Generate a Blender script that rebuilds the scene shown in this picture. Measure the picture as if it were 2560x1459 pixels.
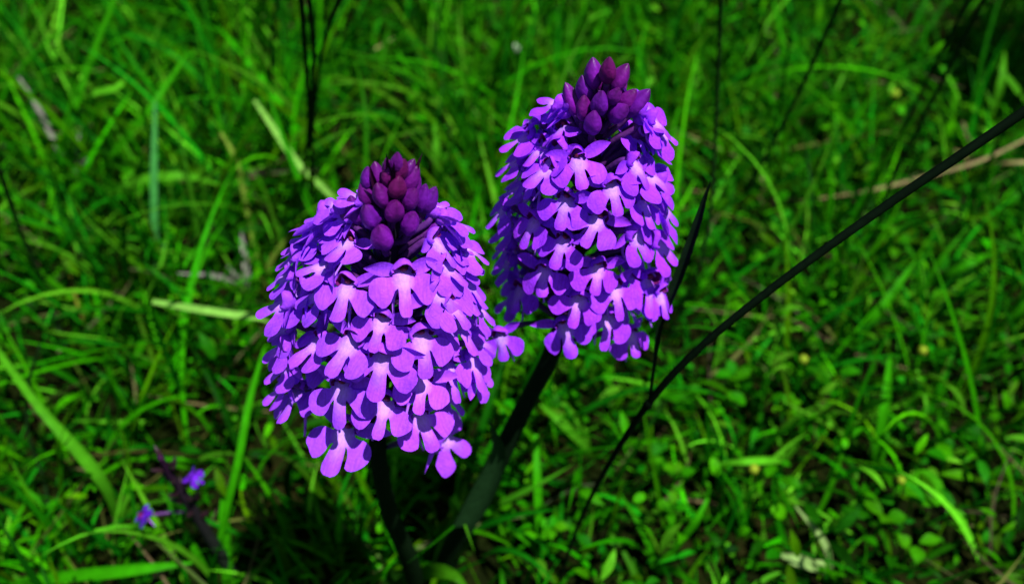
import bpy, math, random
import numpy as np
from mathutils import Vector, Matrix, geometry, noise

# ------------------------------------------------------------------ clear
for o in list(bpy.data.objects): bpy.data.objects.remove(o, do_unlink=True)
scene = bpy.context.scene
C = scene.collection
R = random.Random(7)

# ------------------------------------------------------------------ camera
PITCH, CAM_H, FPX, CX, CY = math.radians(47), 0.314, 2217.0, 1280.0, 729.5
APERTURE = 0.0024
cam_d = bpy.data.cameras.new('camera'); cam = bpy.data.objects.new('camera', cam_d)
C.objects.link(cam); scene.camera = cam
cam.location = (0, 0, CAM_H); cam.rotation_euler = (math.pi/2-PITCH, 0, 0)
cam_d.sensor_width = 36; cam_d.lens = 36*FPX/2560
cam_d.clip_start = 0.01; cam_d.clip_end = 1000
cam_d.dof.use_dof = True; cam_d.dof.focus_distance = 0.172
cam_d.dof.aperture_fstop = cam_d.lens*0.001/APERTURE
cam_d.dof.aperture_blades = 0

# ------------------------------------------------------------------ world, sun, exposure
SUN = Vector((0.29, -0.19, 0.94)).normalized()
w = bpy.data.worlds.new('World'); scene.world = w; w.use_nodes = True
nt = w.node_tree
bg = nt.nodes['Background']; sky = nt.nodes.new('ShaderNodeTexSky'); sky.sky_type = 'NISHITA'
sky.sun_disc = False; sky.sun_elevation = math.asin(SUN.z); sky.sun_rotation = math.atan2(SUN.x, SUN.y)
nt.links.new(sky.outputs[0], bg.inputs[0]); bg.inputs[1].default_value = 0.05
sl = bpy.data.lights.new('sun', 'SUN'); sl.energy = 5.0; sl.angle = math.radians(0.5); sl.color = (1, 0.98, 0.95)
so = bpy.data.objects.new('sun', sl); C.objects.link(so); so.location = SUN*3
so.rotation_euler = SUN.to_track_quat('Z', 'Y').to_euler()
vs = scene.view_settings; vs.view_transform = 'Standard'; vs.look = 'None'; vs.gamma = 1; vs.exposure = 0.65
vs.use_curve_mapping = False

# ------------------------------------------------------------------ pixel -> point helpers
CAM = Vector((0, 0, CAM_H))
FW = Vector((0, math.cos(PITCH), -math.sin(PITCH))); UP = Vector((0, math.sin(PITCH), math.cos(PITCH))); RT = Vector((1, 0, 0))
def ray(px, py): return FW + RT*((px-CX)/FPX) - UP*((py-CY)/FPX)
def D(px, py, depth): return CAM + ray(px, py)*depth
def G(px, py, z=0.0):
    r = ray(px, py); return CAM + r*((z-CAM_H)/r.z)

# ------------------------------------------------------------------ mesh + object helpers
def mesh(name, verts, faces, cols=None, mat=None, smooth=True):
    me = bpy.data.meshes.new(name)
    me.from_pydata([tuple(v) for v in verts], [], faces)
    if cols is not None:
        a = me.color_attributes.new('Col', 'FLOAT_COLOR', 'POINT')
        arr = np.ones((len(verts), 4), np.float32); arr[:, :3] = np.array(cols, np.float32)
        a.data.foreach_set('color', arr.ravel())
    if smooth: me.polygons.foreach_set('use_smooth', [True]*len(me.polygons))
    if mat: me.materials.append(mat)
    me.update()
    return me
def obj(name, me, parent=None, mw=None):
    o = bpy.data.objects.new(name, me); C.objects.link(o)
    if parent: o.parent = parent
    if mw is not None: o.matrix_local = mw
    return o
def tag(o, label, cat, group=None):
    o['label'] = label; o['category'] = cat
    if group: o['group'] = group
    return o
def empty(name, loc):
    e = bpy.data.objects.new(name, None); C.objects.link(e); e.location = loc; e.empty_display_size = 0.01
    return e
def catmull(pts, n):
    """resample a list of tuples along a Catmull-Rom spline, n points per span"""
    P = [np.array(p, float) for p in pts]
    P = [2*P[0]-P[1]] + P + [2*P[-1]-P[-2]]
    out = []
    for i in range(1, len(P)-2):
        for k in range(n):
            t = k/n
            out.append(0.5*((2*P[i]) + (-P[i-1]+P[i+1])*t + (2*P[i-1]-5*P[i]+4*P[i+1]-P[i+2])*t*t + (-P[i-1]+3*P[i]-3*P[i+1]+P[i+2])*t**3))
    out.append(P[-2])
    return out
def tube_data(pts, radii, col, seg=8, cap=True, wob=0.0):
    """tube through points; pts list of Vector, radii list, col one colour or a list"""
    V, F, K = [], [], []
    n = len(pts); ref = Vector((0.31, 0.2, 0.93))
    pts = [Vector(p) for p in pts]
    prev = None
    for i in range(n):
        t = (pts[min(i+1, n-1)]-pts[max(i-1, 0)]).normalized()
        if prev is None:
            a = t.cross(ref)
            if a.length < 0.1: a = t.cross(Vector((1, 0, 0)))
            a.normalize()
        else:
            a = (prev - t*prev.dot(t)).normalized()
        b = t.cross(a); prev = a
        c = col[i] if isinstance(col, list) else col
        for k in range(seg):
            an = 2*math.pi*k/seg
            r = radii[i]*(1+wob*math.cos(3*an+i*0.4))
            V.append(pts[i]+a*(math.cos(an)*r)+b*(math.sin(an)*r)); K.append(c)
    for i in range(n-1):
        for k in range(seg):
            k2 = (k+1) % seg
            F.append((i*seg+k, i*seg+k2, (i+1)*seg+k2, (i+1)*seg+k))
    if cap:
        F.append(tuple(range(seg-1, -1, -1))); F.append(tuple((n-1)*seg+k for k in range(seg)))
    return V, F, K
def ribbon_data(pts, widths, col, hint=Vector((0, -0.5, 0.86)), fold=0.18, twist=0.0, thick=0.0):
    """a folded blade along pts; three columns with a sunken midrib"""
    V, F, K = [], [], []
    n = len(pts); pts = [Vector(p) for p in pts]
    for i in range(n):
        t = (pts[min(i+1, n-1)]-pts[max(i-1, 0)]).normalized()
        h = hint.copy()
        if twist: h = Matrix.Rotation(twist*i/(n-1), 3, t) @ h
        s = t.cross(h)
        if s.length < 0.15: s = t.cross(Vector((1, 0, 0.2)))
        s.normalize(); nn = s.cross(t)
        wd = widths[i]/2
        c = np.array(col[i] if isinstance(col, list) else col)
        V += [pts[i]-s*wd, pts[i]-nn*(wd*2*fold), pts[i]+s*wd]
        K += [c, c*1.25, c*0.92]
    for i in range(n-1):
        for k in range(2):
            F.append((i*3+k, i*3+k+1, (i+1)*3+k+1, (i+1)*3+k))
    return V, F, K

# ------------------------------------------------------------------ materials
def mat_attr(name, rough=0.5, spec=0.3, trans=0.25, var=0.25, nscale=900, bump=0.0, hue=0.01, tcol=(1, 1, 1, 1), vein=0.0):
    m = bpy.data.materials.new(name); m.use_nodes = True
    t = m.node_tree; N = t.nodes; L = t.links
    out = N['Material Output']; p = N['Principled BSDF']
    at = N.new('ShaderNodeAttribute'); at.attribute_name = 'Col'
    tc = N.new('ShaderNodeTexCoord')
    no = N.new('ShaderNodeTexNoise'); no.inputs['Scale'].default_value = nscale; no.inputs['Detail'].default_value = 3
    L.new(tc.outputs['Object'], no.inputs['Vector'])
    mr = N.new('ShaderNodeMapRange'); mr.inputs[1].default_value = 0.25; mr.inputs[2].default_value = 0.75
    mr.inputs[3].default_value = 1-var; mr.inputs[4].default_value = 1+var
    L.new(no.outputs['Fac'], mr.inputs[0])
    val = mr.outputs[0]
    if vein:                       # fine streaks running down the petal
        mp = N.new('ShaderNodeMapping'); mp.inputs['Scale'].default_value = (2600, 420, 420)
        vn = N.new('ShaderNodeTexNoise'); vn.inputs['Scale'].default_value = 1.0; vn.inputs['Detail'].default_value = 2
        L.new(tc.outputs['Object'], mp.inputs[0]); L.new(mp.outputs[0], vn.inputs['Vector'])
        vr = N.new('ShaderNodeMapRange'); vr.inputs[1].default_value = 0.3; vr.inputs[2].default_value = 0.7
        vr.inputs[3].default_value = 1-vein; vr.inputs[4].default_value = 1+vein
        L.new(vn.outputs['Fac'], vr.inputs[0])
        vm = N.new('ShaderNodeMath'); vm.operation = 'MULTIPLY'; L.new(mr.outputs[0], vm.inputs[0]); L.new(vr.outputs[0], vm.inputs[1])
        val = vm.outputs[0]
    oi = N.new('ShaderNodeObjectInfo')
    hs = N.new('ShaderNodeHueSaturation'); hs.inputs['Saturation'].default_value = 1
    hm = N.new('ShaderNodeMapRange'); hm.inputs[3].default_value = 0.5-hue; hm.inputs[4].default_value = 0.5+hue
    L.new(oi.outputs['Random'], hm.inputs[0]); L.new(hm.outputs[0], hs.inputs['Hue'])
    L.new(val, hs.inputs['Value']); L.new(at.outputs['Color'], hs.inputs['Color'])
    L.new(hs.outputs[0], p.inputs['Base Color'])
    p.inputs['Roughness'].default_value = rough; p.inputs['Specular IOR Level'].default_value = spec
    if bump:
        b = N.new('ShaderNodeBump'); b.inputs['Strength'].default_value = bump; b.inputs['Distance'].default_value = 0.0003
        L.new(no.outputs['Fac'], b.inputs['Height']); L.new(b.outputs[0], p.inputs['Normal'])
    if trans:
        tr = N.new('ShaderNodeBsdfTranslucent'); mx = N.new('ShaderNodeMixShader'); mx.inputs[0].default_value = trans
        mu = N.new('ShaderNodeMix'); mu.data_type = 'RGBA'; mu.blend_type = 'MULTIPLY'; mu.inputs[0].default_value = 1
        mu.inputs[7].default_value = tcol
        L.new(hs.outputs[0], mu.inputs[6]); L.new(mu.outputs[2], tr.inputs['Color'])
        L.new(p.outputs[0], mx.inputs[1]); L.new(tr.outputs[0], mx.inputs[2]); L.new(mx.outputs[0], out.inputs[0])
    return m
M_PETAL = mat_attr('petal', 0.5, 0.06, 0.20, 0.10, 1500, 0.5, 0.006, vein=0.13)
M_BUD = mat_attr('bud_skin', 0.42, 0.22, 0.0, 0.3, 800, 0.7, 0.015)
M_STEM = mat_attr('stem_skin', 0.6, 0.015, 0.0, 0.25, 500, 0.2, 0.01)
M_GRASS = mat_attr('grass_blade', 0.5, 0.02, 0.22, 0.2, 260, 0.0, 0.0, (0.9, 1.1, 0.5, 1))
M_HERB = mat_attr('herb_leaf', 0.5, 0.02, 0.2, 0.25, 500, 0.3, 0.012, (1.1, 1.1, 0.5, 1))
M_DRY = mat_attr('dry_straw', 0.7, 0.2, 0.1, 0.35, 300, 0.0, 0.0)

def ground_mat():
    m = bpy.data.materials.new('soil'); m.use_nodes = True
    t = m.node_tree; N = t.nodes; L = t.links; p = N['Principled BSDF']
    tc = N.new('ShaderNodeTexCoord')
    n1 = N.new('ShaderNodeTexNoise'); n1.inputs['Scale'].default_value = 14; n1.inputs['Detail'].default_value = 6
    n2 = N.new('ShaderNodeTexNoise'); n2.inputs['Scale'].default_value = 160; n2.inputs['Detail'].default_value = 8
    for n in (n1, n2): L.new(tc.outputs['Object'], n.inputs['Vector'])
    cr = N.new('ShaderNodeValToRGB'); e = cr.color_ramp.elements
    e[0].position = 0.3; e[0].color = (0.003, 0.004, 0.0012, 1); e[1].position = 0.75; e[1].color = (0.020, 0.014, 0.004, 1)  # soil colour darkened to deepen the shadows between blades
    x = cr.color_ramp.elements.new(0.5); x.color = (0.005, 0.009, 0.001, 1)
    mx = N.new('ShaderNodeMath'); mx.operation = 'MULTIPLY_ADD'; mx.inputs[1].default_value = 0.5
    L.new(n1.outputs['Fac'], mx.inputs[0]); 
    hf = N.new('ShaderNodeMath'); hf.operation = 'MULTIPLY'; hf.inputs[1].default_value = 0.5
    L.new(n2.outputs['Fac'], hf.inputs[0]); L.new(hf.outputs[0], mx.inputs[2])
    L.new(mx.outputs[0], cr.inputs[0]); L.new(cr.outputs[0], p.inputs['Base Color'])
    b = N.new('ShaderNodeBump'); b.inputs['Strength'].default_value = 0.8; b.inputs['Distance'].default_value = 0.006
    L.new(n2.outputs['Fac'], b.inputs['Height']); L.new(b.outputs[0], p.inputs['Normal'])
    p.inputs['Roughness'].default_value = 0.9; p.inputs['Specular IOR Level'].default_value = 0.02
    return m

# ------------------------------------------------------------------ ground
gm = mesh('ground', [(-150, -150, 0), (150, -150, 0), (150, 150, 0), (-150, 150, 0)], [(0, 1, 2, 3)], None, ground_mat(), False)
go = obj('ground', gm); go['kind'] = 'structure'; go['label'] = 'brown soil under the meadow grass'

# ------------------------------------------------------------------ turf (uncountable)
RN = np.random.default_rng(11)
GREENS = np.array([(0.008, 0.104, 0.0003), (0.015, 0.150, 0.0004), (0.004, 0.066, 0.0004), (0.026, 0.180, 0.0006),
                   (0.005, 0.118, 0.0022), (0.048, 0.215, 0.0060), (0.002, 0.038, 0.0003), (0.026, 0.100, 0.0004)])
STRAW = np.array([(0.040, 0.050, 0.004), (0.035, 0.026, 0.008), (0.07, 0.07, 0.022), (0.022, 0.05, 0.002)])
def roots(n, x0, x1, y0, y1, clump=0.6, per=14, spread=0.011):
    nc = int(n*clump); k = max(1, nc//per)
    cx = RN.uniform(x0, x1, k); cy = RN.uniform(y0, y1, k)
    idx = RN.integers(0, k, nc)
    off = RN.normal(0, spread, (nc, 2))
    px = np.concatenate([cx[idx]+off[:, 0], RN.uniform(x0, x1, n-nc)])
    py = np.concatenate([cy[idx]+off[:, 1], RN.uniform(y0, y1, n-nc)])
    az = np.concatenate([np.arctan2(off[:, 1], off[:, 0])+RN.normal(0, 0.5, nc), RN.uniform(0, 2*np.pi, n-nc)])
    return px, py, az
def blades(name, px, py, az, length, width, tilt, bend, cols, mat, label, K=6, zlift=0.0, curl=0.6, fold=0.2):
    ok = grow(px, py); px, py, az, length, width, tilt, bend, cols = [q[ok] for q in (px, py, az, length, width, tilt, bend, cols)]
    if not np.isscalar(zlift): zlift = zlift[ok]
    n = len(px)
    s = np.linspace(0, 1, K+1)
    th = tilt[:, None]+bend[:, None]*s[None, :]**1.4
    a2 = az[:, None]+RN.normal(0, curl, n)[:, None]*s[None, :]
    th = np.clip(th, 0, 1.9)
    dl = (length/K)[:, None]
    dx = np.sin(th)*np.cos(a2)*dl; dy = np.sin(th)*np.sin(a2)*dl; dz = np.cos(th)*dl
    def integ(d): return np.concatenate([np.zeros((n, 1)), np.cumsum(d[:, :-1], 1)], 1)
    X = px[:, None]+integ(dx); Y = py[:, None]+integ(dy); Z = np.maximum(integ(dz)+np.asarray(zlift).reshape(-1, 1), 0.0012)
    # keep clear of the lens
    wp = np.minimum(1, 0.55+s*1.6)*(1-s**2.2)*0.98+0.02
    W = width[:, None]*wp[None, :]/2
    roll = RN.normal(0, 0.5, n)[:, None]
    sx = -np.sin(a2); sy = np.cos(a2)
    nx = -np.cos(th)*np.cos(a2); ny = -np.cos(th)*np.sin(a2); nz = np.sin(th)
    bx = sx*np.cos(roll)+nx*np.sin(roll); by = sy*np.cos(roll)+ny*np.sin(roll); bz = nz*np.sin(roll)
    mx = -sx*np.sin(roll)+nx*np.cos(roll); my = -sy*np.sin(roll)+ny*np.cos(roll); mz = nz*np.cos(roll)
    co = np.empty((n, K+1, 3, 3), np.float32)
    for j, sg in ((0, -1), (2, 1)):
        co[:, :, j, 0] = X+bx*W*sg; co[:, :, j, 1] = Y+by*W*sg; co[:, :, j, 2] = Z+bz*W*sg
    co[:, :, 1, 0] = X-mx*W*2*fold; co[:, :, 1, 1] = Y-my*W*2*fold; co[:, :, 1, 2] = Z-mz*W*2*fold
    base = (np.arange(n)*(K+1)*3)[:, None, None]
    r = (np.arange(K)*3)[None, :, None]; c = np.arange(2)[None, None, :]
    q0 = base+r+c
    quads = np.stack([q0, q0+1, q0+4, q0+3], -1).reshape(-1, 4)
    me = bpy.data.meshes.new(name)
    me.vertices.add(n*(K+1)*3); me.vertices.foreach_set('co', co.reshape(-1))
    nq = len(quads); me.loops.add(nq*4); me.polygons.add(nq)
    me.loops.foreach_set('vertex_index', quads.reshape(-1).astype(np.int32))
    me.polygons.foreach_set('loop_start', np.arange(0, nq*4, 4, dtype=np.int32))
    me.polygons.foreach_set('loop_total', np.full(nq, 4, np.int32))
    me.polygons.foreach_set('use_smooth', np.ones(nq, bool))
    a = me.color_attributes.new('Col', 'FLOAT_COLOR', 'POINT')
    arr = np.ones((n, K+1, 3, 4), np.float32); arr[..., :3] = cols[:, None, None, :]
    arr[:, :, 1, :3] *= 1.2
    a.data.foreach_set('color', arr.reshape(-1))
    me.materials.append(mat); me.update(); me.validate()
    o = obj(name, me); o['kind'] = 'stuff'; o['label'] = label
    return o
def gcol(n, jit=0.42, pal=GREENS):
    c = pal[RN.integers(0, len(pal), n)]
    return c*np.exp(RN.normal(0, jit, (n, 1)))*np.exp(RN.normal(0, 0.08, (n, 3)))
def nearfade(px, py):
    """growth is trodden short where the photographer stands"""
    return np.clip((py-0.03)/0.20, 0.28, 1)
SHADE_AT = G(2440, 165, 0.0)
def grow(px, py):
    """True where things grow: growth is thinned to imitate the shade of one dark patch"""
    d = ((px-SHADE_AT.x)/0.085)**2+((py-SHADE_AT.y)/0.075)**2
    return RN.uniform(0, 1, len(px)) < np.clip(d-0.25, 0.6, 1)
X0, X1, Y0, Y1 = -0.62, 0.62, 0.02, 0.98
n = 27000; px, py, az = roots(n, X0, X1, Y0, Y1, 0.65, 22)
blades('grass', px, py, az, RN.uniform(0.022, 0.065, n)*nearfade(px, py), RN.uniform(0.0012, 0.0030, n), RN.uniform(0.1, 1.0, n), RN.uniform(0.1, 1.3, n),
       gcol(n), M_GRASS, 'short dense green meadow grass covering the ground')
n = 4600; px, py, az = roots(n, X0, X1, 0.12, Y1, 0.7, 8, 0.010)
keep = RN.uniform(0, 1, n) < np.where(px < 0.02, 1.0, 0.45); px, py, az = px[keep], py[keep], az[keep]; n = len(px)
blades('tall_grass', px, py, az, RN.uniform(0.06, 0.13, n)*nearfade(px, py), RN.uniform(0.0018, 0.0036, n), RN.uniform(0.05, 0.7, n), RN.uniform(0.3, 1.6, n),
       gcol(n), M_GRASS, 'longer arching green grass blades rising from the turf', K=9)
n = 1700; px, py, az = roots(n, X0, X1, Y0, Y1, 0.3)
blades('dry_thatch', px, py, az, RN.uniform(0.02, 0.07, n), RN.uniform(0.0008, 0.0022, n), RN.uniform(1.2, 1.55, n), RN.uniform(0, 0.25, n),
       gcol(n, 0.35, STRAW), M_DRY, 'dry tan and grey dead stems matted under the grass', zlift=RN.uniform(0.001, 0.02, n), K=4)
# coarser grass around the photographed patch
n = 16000; px, py, az = roots(n, -2.2, 2.2, -1.4, 2.8, 0.6, 14, 0.02)
keep = ~((px > X0) & (px < X1) & (py > Y0) & (py < Y1)); px, py, az = px[keep], py[keep], az[keep]; n = len(px)
blades('surrounding_grass', px, py, az, RN.uniform(0.04, 0.10, n), RN.uniform(0.003, 0.006, n), RN.uniform(0.05, 0.8, n), RN.uniform(0.2, 1.4, n),
       gcol(n), M_GRASS, 'meadow grass running on around the orchids', K=4)

n = 30000; px, py, az = roots(n, -1.15, 1.15, -0.55, 1.5, 0.6, 16, 0.014)
keep = ~((px > X0+.02) & (px < X1-.02) & (py > Y0+.02) & (py < Y1-.02)); px, py, az = px[keep], py[keep], az[keep]; n = len(px)
blades('neighbouring_grass', px, py, az, RN.uniform(0.025, 0.07, n)*np.clip(0.6+np.abs(px), 0.5, 1), RN.uniform(0.0018, 0.0036, n), RN.uniform(0.1, 0.9, n), RN.uniform(0.2, 1.3, n),
       gcol(n), M_GRASS, 'low meadow grass bordering the orchid patch', K=4)
# small herb leaves: ground cover
def leaf_verts(shape, L, W, K=6):
    v, f = [], []
    for i in range(K+1):
        s = i/K
        if shape == 'round': wd = math.sin(math.pi*min(1, 0.04+s*0.96))**0.55
        else: wd = math.sin(math.pi*min(1, 0.03+s*0.97))**0.9
        z = 0.12*math.sin(s*math.pi)*L
        v += [(-wd*W/2, s*L, z+0.12*wd*W), (0, s*L, z), (wd*W/2, s*L, z+0.12*wd*W)]
    for i in range(K):
        for k in range(2): f.append((i*3+k, i*3+k+1, i*3+k+4, i*3+k+3))
    return np.array(v, np.float32), f
def cover(name, n, dens, label, cols, lmin, lmax, zmin, zmax, shape='round', ratio=0.85):
    bv, bf = leaf_verts(shape, 1, ratio, 5)
    px = RN.uniform(X0, X1, n*3); py = RN.uniform(Y0, Y1, n*3)
    d = dens(px, py); k = (RN.uniform(0, 1, n*3) < d) & grow(px, py); px, py = px[k][:n], py[k][:n]; n = len(px)
    V = np.empty((n, len(bv), 3), np.float32)
    L = RN.uniform(lmin, lmax, n); a = RN.uniform(0, 2*np.pi, n); t = RN.uniform(-0.2, 1.0, n); r = RN.normal(0, 0.35, n)
    z = RN.uniform(zmin, zmax, n)
    x = bv[None, :, 0]*L[:, None]; y = bv[None, :, 1]*L[:, None]; zz = bv[None, :, 2]*L[:, None]
    x, zz = x*np.cos(r)[:, None]-zz*np.sin(r)[:, None], x*np.sin(r)[:, None]+zz*np.cos(r)[:, None]
    y, zz = y*np.cos(t)[:, None]-zz*np.sin(t)[:, None], y*np.sin(t)[:, None]+zz*np.cos(t)[:, None]
    V[:, :, 0] = px[:, None]+x*np.cos(a)[:, None]-y*np.sin(a)[:, None]
    V[:, :, 1] = py[:, None]+x*np.sin(a)[:, None]+y*np.cos(a)[:, None]
    V[:, :, 2] = np.maximum(z[:, None]+zz, 0.0015)
    F = (np.array(bf)[None]+(np.arange(n)*len(bv))[:, None, None]).reshape(-1, 4)
    me = mesh(name, [], [], None, None)
    me.vertices.add(n*len(bv)); me.vertices.foreach_set('co', V.reshape(-1))
    nq = len(F); me.loops.add(nq*4); me.polygons.add(nq)
    me.loops.foreach_set('vertex_index', F.reshape(-1).astype(np.int32))
    me.polygons.foreach_set('loop_start', np.arange(0, nq*4, 4, dtype=np.int32))
    me.polygons.foreach_set('loop_total', np.full(nq, 4, np.int32)); me.polygons.foreach_set('use_smooth', np.ones(nq, bool))
    at = me.color_attributes.new('Col', 'FLOAT_COLOR', 'POINT')
    arr = np.ones((n, len(bv), 4), np.float32); arr[..., :3] = cols(n)[:, None, :]
    at.data.foreach_set('color', arr.reshape(-1)); me.materials.append(M_HERB); me.update(); me.validate()
    o = obj(name, me); o['kind'] = 'stuff'; o['label'] = label
HERB = np.array([(0.016, 0.140, 0.0005), (0.034, 0.20, 0.001), (0.008, 0.095, 0.0005), (0.014, 0.145, 0.003)])
cover('moss', 25000, lambda x, y: np.full_like(x, 0.9), 'dark green moss and seedling leaves over the soil', lambda n: gcol(n, 0.4)*0.55, 0.003, 0.008, 0.001, 0.008, 'n', 0.4)  # moss colours dimmed too, for blacker shadow under the grass
cover('low_herbs', 3800, lambda x, y: np.clip(0.35+x*2.0, 0.12, 1), 'tiny rounded herb leaves mixed low into the turf', lambda n: gcol(n, 0.25, HERB), 0.004, 0.009, 0.002, 0.03, 'round', 0.62)
cover('feathery_herbs', 5200, lambda x, y: np.clip(0.6+x*0.8, 0.3, 1), 'fine narrow herb leaflets threaded through the turf', lambda n: gcol(n, 0.3), 0.006, 0.015, 0.002, 0.035, 'n', 0.28)

# ------------------------------------------------------------------ orchid flower pieces (metres, local: y down the lip, z out of its face)
MM = 0.001
PUR = {'L': np.array((0.350, 0.056, 0.92)), 'R': np.array((0.320, 0.036, 0.90)), 'S': np.array((0.09, 0.010, 0.40))}
PALE = np.array((0.55, 0.29, 0.86))
def lip_mesh(seed, pal):
    r = random.Random(seed)
    lw = r.uniform(0.97, 1.14); ml = r.uniform(0.92, 1.12); mw = r.uniform(0.78, 1.05)
    spread = r.uniform(-0.5, 0.6)
    def half(sg):
        j = lambda a: r.uniform(-a, a)
        lat = [(1.2, -0.9), (1.9, 0.3), (3.2, 0.0-spread*0.5), (4.6, 0.1-spread*0.6+j(.2)), (5.6, 1.0-spread*0.6), (5.95+j(.25), 2.4-spread*0.5),
               (5.6, 3.8-spread*0.3+j(.2)), (4.75, 4.95+j(.3)), (3.6, 5.0+j(.3)), (2.5, 4.0), (1.7, 2.9)]
        psi = r.uniform(0.02, 0.36)                       # how far the side lobe swings down
        rot = []
        for k, (x, y) in enumerate(lat):
            f = min(1, k/2)*psi; dx, dy = x-1.3, y-0.9
            x, y = 1.3+dx*math.cos(f)-dy*math.sin(f)*0.9, 0.9+dx*math.sin(f)+dy*math.cos(f)
            if k > 7: x = max(x, 1.85+0.12*(10-k))
            rot.append((x, y))
        lat = rot; ny = min(lat[-1][1]-0.5, 2.9)
        lat[-1] = (1.62, max(lat[-1][1], ny+0.5))
        mid = [(1.12, ny), (1.2*mw, ny+0.9), (1.45*mw, 5.0*ml), (1.5*mw, 6.0*ml), (1.15*mw, 6.8*ml), (0.55*mw, 7.15*ml)]
        return [(sg*x*(lw if k < 10 else 1), y) for k, (x, y) in enumerate(lat+mid)]
    Rt = half(1); Lt = half(-1)[::-1]
    tip = [(0, (7.2+r.uniform(-.2, .1))*ml)]
    ring = Rt+tip+Lt
    # two smooth splines joined at the notches would round them: keep the notch as corner
    out = []
    segs = [Rt[:12], Rt[11:]+tip+Lt[:6], Lt[5:]]
    for s in segs: out += catmull(s, 2)[:-1]
    out.append(np.array(Lt[-1]))
    out = [(p[0]+r.uniform(-.05, .05), p[1]+r.uniform(-.05, .05)) for p in out]
    b = [Vector(p) for p in out]; nb = len(b)
    inner = []
    def inside(x, y):
        c = False; q = nb-1
        for i in range(nb):
            xi, yi = b[i]; xj, yj = b[q]
            if (yi > y) != (yj > y) and x < (xj-xi)*(y-yi)/(yj-yi)+xi: c = not c
            q = i
        return c
    y = -0.6
    row = 0
    while y < 8:
        x = -6.4+(row % 2)*0.35
        while x < 6.4:
            if inside(x, y) and min((Vector((x, y))-q).length for q in b) > 0.33: inner.append(Vector((x, y)))
            x += 0.7
        y += 0.62; row += 1
    res = geometry.delaunay_2d_cdt(b+inner, [(i, (i+1) % nb) for i in range(nb)], [], 1, 1e-5)
    vs, fs = res[0], res[2]
    V, K = [], []
    cup = r.uniform(0.02, 0.075); droop = r.uniform(0.008, 0.03); ph = r.uniform(0, 6); asym = r.uniform(-.02, .02); mcurl = r.uniform(-.03, .06); bl, br = r.gauss(0, .22), r.gauss(0, .22)
    for v in vs:
        x, y = v.x, v.y
        z = -droop*y*y*0.9 - cup*(abs(x)**1.7)*0.5 + asym*x*abs(x)*0.5
        if abs(x) < 1.7 and y > 2.4: z += 0.45*math.cos(x/1.7*math.pi/2) + mcurl*(y-2.4)**2*0.5
        z += 0.5*math.exp(-((abs(x)-0.75)/0.28)**2)*math.exp(-((y-0.9)/0.9)**2)        # two guide ridges
        if abs(x) > 1.2: z += (abs(x)-1.2)*(br if x > 0 else bl)
        z += 0.2*math.sin(x*1.1+ph)*math.cos(y*0.9+ph*1.7)
        V.append(Vector((x, y, z))*MM)
        d = math.sqrt((x/2.1)**2+((y-0.9)/3.0)**2)
        f = max(0, 1-d)**0.75
        if abs(x) < 1.5 and y > 2: f = max(f, 0.6*max(0, 1-(y-2)/4.0)*(1-abs(x)/1.6))
        edge = min(1, max(0, (math.hypot(x, y-1.5)-3.4)/2.4))
        c = pal*(1-0.12*edge)*(1-f)+(PALE if pal[0] > 0.2 else pal*1.7)*f
        K.append(c)
    return mesh('lip', V, [tuple(f) for f in fs], K, M_PETAL)
def hood_mesh(seed, pal):
    r = random.Random(seed+100); V, F, K = [], [], []
    NU, NV = 12, 6
    w0 = r.uniform(0.9, 1.1); lean = r.uniform(0.6, 1.6)
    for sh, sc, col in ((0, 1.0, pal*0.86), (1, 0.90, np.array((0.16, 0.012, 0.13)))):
        o0 = len(V)
        for i in range(NV+1):
            v = i/NV
            for k in range(NU+1):
                u = k/NU*2-1; ph = u*math.radians(112)
                wv = (1.35+0.85*math.sin(v*math.pi*0.72))*w0*sc; dv = (1.3+0.9*math.sin(v*math.pi*0.8))*sc
                z = -0.7+v*(2.0+1.9*max(0, math.cos(ph))**3)*(1 if sh == 0 else 0.97)
                ridge = 1+0.05*math.cos(ph*4)
                V.append(Vector((wv*math.sin(ph)*ridge, -0.75-dv*math.cos(ph)*ridge+lean*v*v*max(0, math.cos(ph))**0.5+0.15*math.sin(u*5+seed), z))*MM)
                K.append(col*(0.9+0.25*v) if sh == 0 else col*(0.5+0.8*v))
        for i in range(NV):
            for k in range(NU):
                a = o0+i*(NU+1)+k
                q = (a, a+1, a+NU+2, a+NU+1); F.append(q if sh == 0 else q[::-1])
    o1 = (NV+1)*(NU+1)
    for k in range(NU):          # close the rim between outer shell and lining
        a = NV*(NU+1)+k; F.append((a, a+1, o1+a+1, o1+a))
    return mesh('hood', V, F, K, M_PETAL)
def sepal_mesh(seed, pal, sg):
    r = random.Random(seed+200+(sg > 0)*50); V, F, K = [], [], []
    L, W = r.uniform(5.8, 7.4), r.uniform(2.6, 3.3); up = r.uniform(0.0, 0.12); back = r.uniform(-1.0, -0.05); tw = r.uniform(-0.5, 0.7)
    NS = 8
    for i in range(NS+1):
        s = i/NS; wd = (math.sin(math.pi*(0.10+0.90*s))**0.8)*W/2 if s < 1 else 0.02
        p = Vector((sg*(1.0+L*s*0.93), -0.9+back*L*s*0.5+0.9*s*s, -0.3+up*L*s*s*2-0.8*s*s+0.5*s))
        a = tw*s+0.35
        side = Vector((0, math.cos(a), -math.sin(a)*1.0))
        nrm = Vector((0, math.sin(a), math.cos(a)))
        for k, q in enumerate((-1, -0.5, 0, 0.5, 1)):
            V.append((p+side*(q*wd)+nrm*(0.30*wd*q*q))*MM); K.append(pal*(0.86-0.12*(k == 2)+0.1*s))
    for i in range(NS):
        for k in range(4):
            a = i*5+k; q = (a, a+1, a+6, a+5); F.append(q if sg < 0 else q[::-1])
    return mesh('sepal', V, F, K, M_PETAL)
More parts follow.
